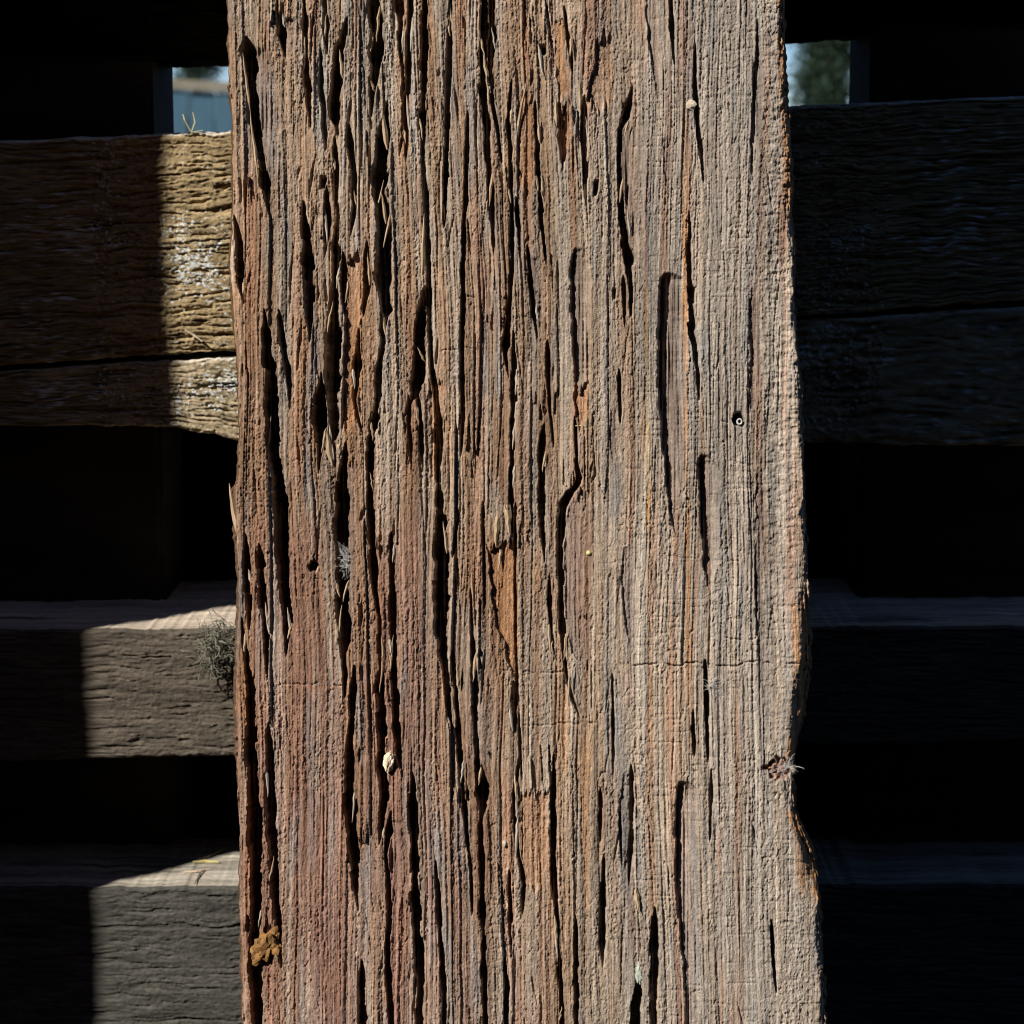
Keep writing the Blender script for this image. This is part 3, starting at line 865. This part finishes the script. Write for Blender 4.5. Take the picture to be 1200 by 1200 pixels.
def tree(name, label, x, y, h, r, zlo, n, seed, skew=1.0):
    t = thing(name, label, 'tree', (x, y, 0))
    rg = random.Random(seed)
    # trunk: tapered, with limbs
    vs, fs = [], []

    def tube(a, b, ra, rb, k=7):
        a, b = Vector(a), Vector(b)
        d = (b - a).normalized(); u = d.orthogonal().normalized(); v = d.cross(u)
        s = len(vs)
        for p, rr in ((a, ra), (b, rb)):
            for i in range(k):
                an = 2 * math.pi * i / k
                vs.append(p + (u * math.cos(an) + v * math.sin(an)) * rr)
        for i in range(k):
            fs.append((s + i, s + (i + 1) % k, s + k + (i + 1) % k, s + k + i))
    tube((0, 0, 0), (0, 0, h * .95), .07, .02, 10)
    limbs = []
    for i in range(80):
        z = zlo + (h - zlo) * rg.random()
        an = rg.uniform(0, 6.28)
        ln = r * (1 - .7 * (z - zlo) / (h - zlo)) * rg.uniform(.6, 1.05)
        e = (math.cos(an) * ln, math.sin(an) * ln, z + ln * rg.uniform(-.25, .2))
        tube((0, 0, z), e, .045, .008, 5)
        limbs.append((Vector((0, 0, z)), Vector(e)))
    me = bpy.data.meshes.new('trunk'); me.from_pydata([tuple(v) for v in vs], [], fs); me.update()
    link('trunk', me, M_BARK, t)
    P = []; F = []
    for i in range(n):
        a, b = limbs[rg.randrange(len(limbs))]
        q = a.lerp(b, rg.random() ** .6)
        q = q + Vector((rg.gauss(0, .16), rg.gauss(0, .16), rg.gauss(-.04, .14)))
        d = Vector((rg.gauss(0, 1), rg.gauss(0, 1), rg.gauss(-.3, .7))).normalized()
        s_ = d.orthogonal().normalized()
        s_.rotate(Matrix.Rotation(rg.uniform(0, 6.28), 3, d))
        L_ = rg.uniform(.06, .13); w_ = L_ * .28
        k = len(P)
        P += [q, q + d * L_ * .5 + s_ * w_, q + d * L_, q + d * L_ * .5 - s_ * w_]
        F.append((k, k + 1, k + 2, k + 3))
    me = bpy.data.meshes.new('crown'); me.from_pydata([tuple(v) for v in P], [], F); me.update()
    link('crown', me, M_LEAF, t)


tree('conifer_tree', 'dark green tree against the sky, in the gap right of the beam', 962 / 2721 * 41 - 600 / 2721 * 41, 40.0, 4.4, .62, 1.22, 17000, 3)
tree('conifer_tree', 'dark tree top above the distant blue grey fence, left of beam', (238 - 600) / 2721 * 41, 40.0, 3.6, .36, 1.93, 6000, 5)


# ------------------------------------------------------------------ small things
def strands(name, pts_list, rad, mat, parent=None):
    vs, fs = [], []
    for pts, r in pts_list:
        k0 = len(vs); n = len(pts)
        for i, p in enumerate(pts):
            d = (pts[min(i + 1, n - 1)] - pts[max(i - 1, 0)]).normalized()
            u = d.orthogonal().normalized(); v = d.cross(u)
            rr = r * rad * (1 if 0 < i < n - 1 else .5)
            for j in range(4):
                an = j * math.pi / 2
                vs.append(tuple(p + (u * math.cos(an) + v * math.sin(an)) * rr))
        for i in range(n - 1):
            for j in range(4):
                a = k0 + i * 4 + j; b = k0 + i * 4 + (j + 1) % 4
                fs.append((a, b, b + 4, a + 4))
        fs.append(tuple(k0 + j for j in (3, 2, 1, 0))); fs.append(tuple(k0 + (n - 1) * 4 + j for j in range(4)))
    me = bpy.data.meshes.new(name); me.from_pydata(vs, [], fs); me.update()
    return link(name, me, mat, parent)


def lump(name, size, mat, seed, sub=3, rough=.3, parent=None):
    import bmesh
    bm = bmesh.new()
    bmesh.ops.create_icosphere(bm, subdivisions=sub, radius=1)
    rg = random.Random(seed); off = Vector((rg.uniform(0, 50), rg.uniform(0, 50), rg.uniform(0, 50)))
    from mathutils import noise
    for v in bm.verts:
        n = noise.fractal(v.co * 1.4 + off, 1.0, 2.0, 4)
        v.co = v.co * (1 + rough * n)
        v.co = Vector((v.co.x * size[0], v.co.y * size[1], v.co.z * size[2]))
    me = bpy.data.meshes.new(name); bm.to_mesh(me); bm.free()
    return link(name, me, mat, parent)


# dry moss caught between timber and beam
rg = random.Random(21)
mc = at(258, 752, FY - .042)
pl = []
for i in range(230):
    p = Vector((rg.gauss(0, 11), rg.gauss(-5, 6), rg.gauss(0, 11))) * scb
    if rg.random() < .35:
        p = Vector((rg.gauss(-10, 6), rg.gauss(-3, 4), rg.gauss(-20, 8))) * scb
    d = Vector((rg.gauss(0, 1), rg.gauss(0, .6), rg.gauss(0, 1))).normalized()
    pts = [p]
    for s_ in range(6):
        d = (d + Vector((rg.gauss(0, .5), rg.gauss(0, .4), rg.gauss(0, .5)))).normalized()
        pts.append(pts[-1] + d * rg.uniform(3, 5) * scb)
    pl.append((pts, rg.uniform(.5, 1.2)))
ms = strands('moss_clump', pl, .00026, M_FIBRE)
ms.location = mc
tag(ms, 'tangled clump of dry grey moss on the timber edge beside the beam', 'moss')

# straw, twig on the lower timber
tb = at(235, 1020, FY).z


def on_timber(px, py):
    Yf = FY - .035
    # follow the pixel's ray down to the timber top
    zt_ = at(235, 1040, Yf).z
    d = at(px, py, 1.0) - CAM
    k = (zt_ + .0010 - CAM.z) / d.z
    return CAM + d * k


st = strands('straw_piece', [([on_timber(226, 1010), on_timber(241, 1009), on_timber(257, 1010)], 1)], .0009, M_STRAW)
tag(st, 'short yellow straw lying on the top of the bottom timber', 'straw')
st = strands('straw_piece', [([on_timber(214, 1022), on_timber(230, 1021), on_timber(247, 1018)], 1)], .0006, M_PEG)
tag(st, 'pale thin stalk lying in front of the yellow straw', 'straw')
tw = strands('curved_twig', [([on_timber(232, 1007), on_timber(244, 1004), on_timber(255, 998), on_timber(268, 992)], 1), ([on_timber(228, 1036), on_timber(234, 1024), on_timber(240, 1018)], .8)], .0006, M_TWIG)
tag(tw, 'thin dark curved twig lying on the bottom timber beside beam', 'twig')
# grass wisps on the top edge of the first board
pw = at(224, 155, FY + .004)
ws = strands('dry_wisp', [([pw, pw + Vector((-.003, -.001, .006)), pw + Vector((-.004, 0, .009))], 1), ([pw, pw + Vector((.002, 0, .005)), pw + Vector((.001, 0, .010))], 1), ([pw, pw + Vector((.006, 0, .001))], 1)], .0004, M_STRAW)
tag(ws, 'small pale dry wisp standing on top of the upper olive board', 'straw')
ps = at(228, 393, FY - .003)
ws = strands('wood_sliver', [([ps + Vector((-.005, 0, .003)), ps, ps + Vector((.004, -.001, -.003))], 1)], .0007, M_CHIP)
tag(ws, 'pale wood sliver stuck above the gap between two olive boards', 'sliver')

# splinter at the beam's left edge, splinters in the clefts
def splinter(p0, p1, wpx, h0, h1, mat=M_PEG, seed=0):
    n = 7
    rg = random.Random(seed)
    vs, fs = [], []
    for i in range(n):
        t = i / (n - 1)
        x = p0[0] + (p1[0] - p0[0]) * t + rg.uniform(-.6, .6); y = p0[1] + (p1[1] - p0[1]) * t; h = h0 + (h1 - h0) * t
        w_ = wpx * (1 - t) ** .7 * min(1, .15 + t / .3) / 2 + .2
        for (dx, dh) in ((-w_, 0), (0, w_ * .8), (w_, 0), (0, -w_)):
            vs.append(tuple(on_beam(x + dx, y, h + dh)))
    for i in range(n - 1):
        for j in range(4):
            a = i * 4 + j; b = i * 4 + (j + 1) % 4
            fs.append((a, b, b + 4, a + 4))
    fs.append((3, 2, 1, 0)); fs.append(tuple((n - 1) * 4 + j for j in range(4)))
    me = bpy.data.meshes.new('splinter'); me.from_pydata(vs, [], fs); me.update()
    return link('splinter', me, mat, BEAM)


M_SPL = mat_noise('splinter_wood', (.26, .17, .10), (.42, .31, .20), 600, stretch=(1, 1, .2), bump=.5, dist=.0004)
M_SPL2 = mat_noise('grey_splinter_wood', (.24, .20, .16), (.42, .36, .29), 600, stretch=(1, 1, .2), bump=.5, dist=.0004)
splinter((280, 632), (268, 566), 11, -5, -3, M_SPL, 1)
splinter((389, 545), (383, 505), 10, -1, 3, M_SPL, 2)
splinter((396, 530), (402, 508), 9, -2, 1, M_SPL, 3)
splinter((454, 175), (447, 118), 8, -3, 1, M_SPL, 4)
splinter((452, 262), (447, 225), 5, -3, 2, M_SPL, 5)
splinter((600, 190), (618, 90), 6, -2, 2, M_SPL, 6)
splinter((685, 215), (683, 258), 6, -3, 1, M_SPL, 7)
splinter((583, 600), (581, 642), 10, -1, 2, M_SPL, 8)
splinter((594, 585), (597, 628), 12, -1, 2, M_SPL, 9)
splinter((588, 640), (584, 668), 5, -5, -3, M_SPL, 10)
splinter((680, 130), (679, 90), 6, -2, 2, M_SPL, 11)
splinter((652, 150), (652, 112), 6, -1, 2, M_SPL, 12)
splinter((291, 120), (285, 62), 4, -3, 1, M_SPL, 13)
splinter((303, 215), (293, 130), 5, -1, 1, M_SPL, 14)
splinter((745, 1040), (749, 1070), 7, -2, 2, M_SPL, 15)
splinter((324, 700), (321, 660), 5, -5, 1, M_SPL, 16)
splinter((494, 330), (497, 250), 7, -1, 2, M_SPL, 17)

# torn fibres standing along the clefts in the rotten upper left
rgs = random.Random(77)
for n_, pts in enumerate(SLOTS):
    a = np.array(pts, float)
    if a[:, 2].max() < 4.5 or a[:, 0].mean() > 740 or a[:, 1].min() > 900:
        continue
    for q_ in range(1 if a[-1, 1] - a[0, 1] < 150 else 3):
        y = rgs.uniform(max(a[0, 1], 5), a[-1, 1])
        x = float(np.interp(y, a[:, 1], a[:, 0])); wd_ = float(np.interp(y, a[:, 1], a[:, 2]))
        sg = rgs.choice((-1, 1))
        dy = rgs.choice((-1, 1, 1)) * rgs.uniform(14, 44)
        splinter((x + sg * (wd_ / 2 + 1.2), y), (x + sg * wd_ * rgs.uniform(-.1, .35), y + dy), rgs.uniform(2.5, 5.5), -2.5, rgs.uniform(-2, 2.5), M_SPL if rgs.random() < .7 else M_SPL2, 100 + n_)

# peg
import bmesh
def put(o, px, py, h, rz=0.0):
    o.matrix_world = BM @ Matrix.Translation(on_beam(px, py, h)) @ Matrix.Rotation(rz, 4, 'Y')


o = lump('wood_chip', (6.2 * S, 8 * S, 12 * S), M_PEG, 5, 4, .36)
put(o, 456, 893, 2, .12)
tag(o, 'cream coloured bare wood chip wedged in a cleft, lower left of beam', 'wood chip')
o = lump('rotten_flake', (13 * S, 5 * S, 17 * S), M_ORANGE, 9, 4, .85)
put(o, 312, 1110, -1, .4)
tag(o, 'crumbling orange flake of rotten wood in the cleft at lower left', 'wood flake')
o = lump('wood_chip', (6 * S, 4 * S, 6 * S), M_CHIP, 12, 2, .45)
put(o, 810, 123, beam_h(810, 123) - 1, .6)
tag(o, 'tiny whitish chip stuck on the orange streak near upper right', 'wood chip')
o = lump('lichen_spot', (4.0 * S, 2.2 * S, 10 * S), M_LICHEN, 15, 4, .6)
put(o, 749, 1143, beam_h(749, 1143) - 1, -.1)
tag(o, 'grey green oval lichen spot above a cleft at lower right', 'lichen')
o = lump('resin_bead', (3.2 * S, 3 * S, 3.2 * S), M_STRAW, 16, 2, .2)
put(o, 690, 648, beam_h(690, 648), 0)
tag(o, 'yellow resin bead on the middle of the beam', 'resin')
o = lump('wood_crumb', (3 * S, 3 * S, 4 * S), M_CHIP, 17, 2, .4)
put(o, 591, 989, beam_h(591, 989), 0)
tag(o, 'small pinkish white crumb on the beam, lower centre', 'crumb')
# hollow nail head in its hole: a pale rim round a dark centre
nail = thing('hollow_nail', 'small pale ringed nail head sunk in its hole, right part of beam', 'nail')
vs, fs = [], []
prof = [(1.5, -9), (1.6, -.6), (2.2, .3), (3.0, .4), (3.6, -.4), (3.4, -9)]
for i in range(20):
    an = 2 * math.pi * i / 20
    for (r_, h_) in prof:
        vs.append((r_ * S * math.cos(an), -h_ * S, r_ * 1.15 * S * math.sin(an)))
n_ = len(prof)
for i in range(20):
    for j in range(n_):
        a = i * n_ + j; b = i * n_ + (j + 1) % n_; k = (i + 1) % 20 * n_
        fs.append((a, b, k + (j + 1) % n_, k + j))
me = bpy.data.meshes.new('rim'); me.from_pydata(vs, [], fs); me.update()
link('rim', me, M_METAL, nail)
nail.matrix_world = BM @ Matrix.Translation(on_beam(867, 494, -2))
# cobweb
rg = random.Random(31)


def web(cx, cy, sx, sy, n, h, label, r=.00006):
    pl = []
    for i in range(n):
        x = cx + rg.gauss(0, sx); y = cy + rg.gauss(0, sy); hh = h + rg.uniform(-3, 2)
        pts = []
        dx, dy = rg.gauss(0, 1), rg.gauss(0, 1)
        for k in range(6):
            pts.append(on_beam_w(x, y, hh))
            dx += rg.gauss(0, .7); dy += rg.gauss(0, .7)
            x += dx; y += dy; hh += rg.gauss(0, .6)
        pl.append((pts, rg.uniform(.6, 1.5)))
    o = strands('cobweb_tuft', pl, r, M_WEB)
    tag(o, label, 'cobweb')


web(406, 658, 3.0, 8, 110, -3, 'pale cobweb tuft caught in the deep cleft at left of beam')
web(835, 805, 2.5, 5, 50, 1, 'faint pale cobweb tuft on the smoother right part of beam')
web(920, 898, 5, 4, 60, -1, 'white cobweb threads in the red knot by the right edge')
pq = [on_beam_w(674, 499, 1.5), on_beam_w(682, 498.5, 2), on_beam_w(690, 499.5, 1.5)]
o = strands('straw_piece', [(pq, 1)], .0004, M_STRAW)
tag(o, 'tiny yellow stalk lying across the middle of the beam', 'straw')
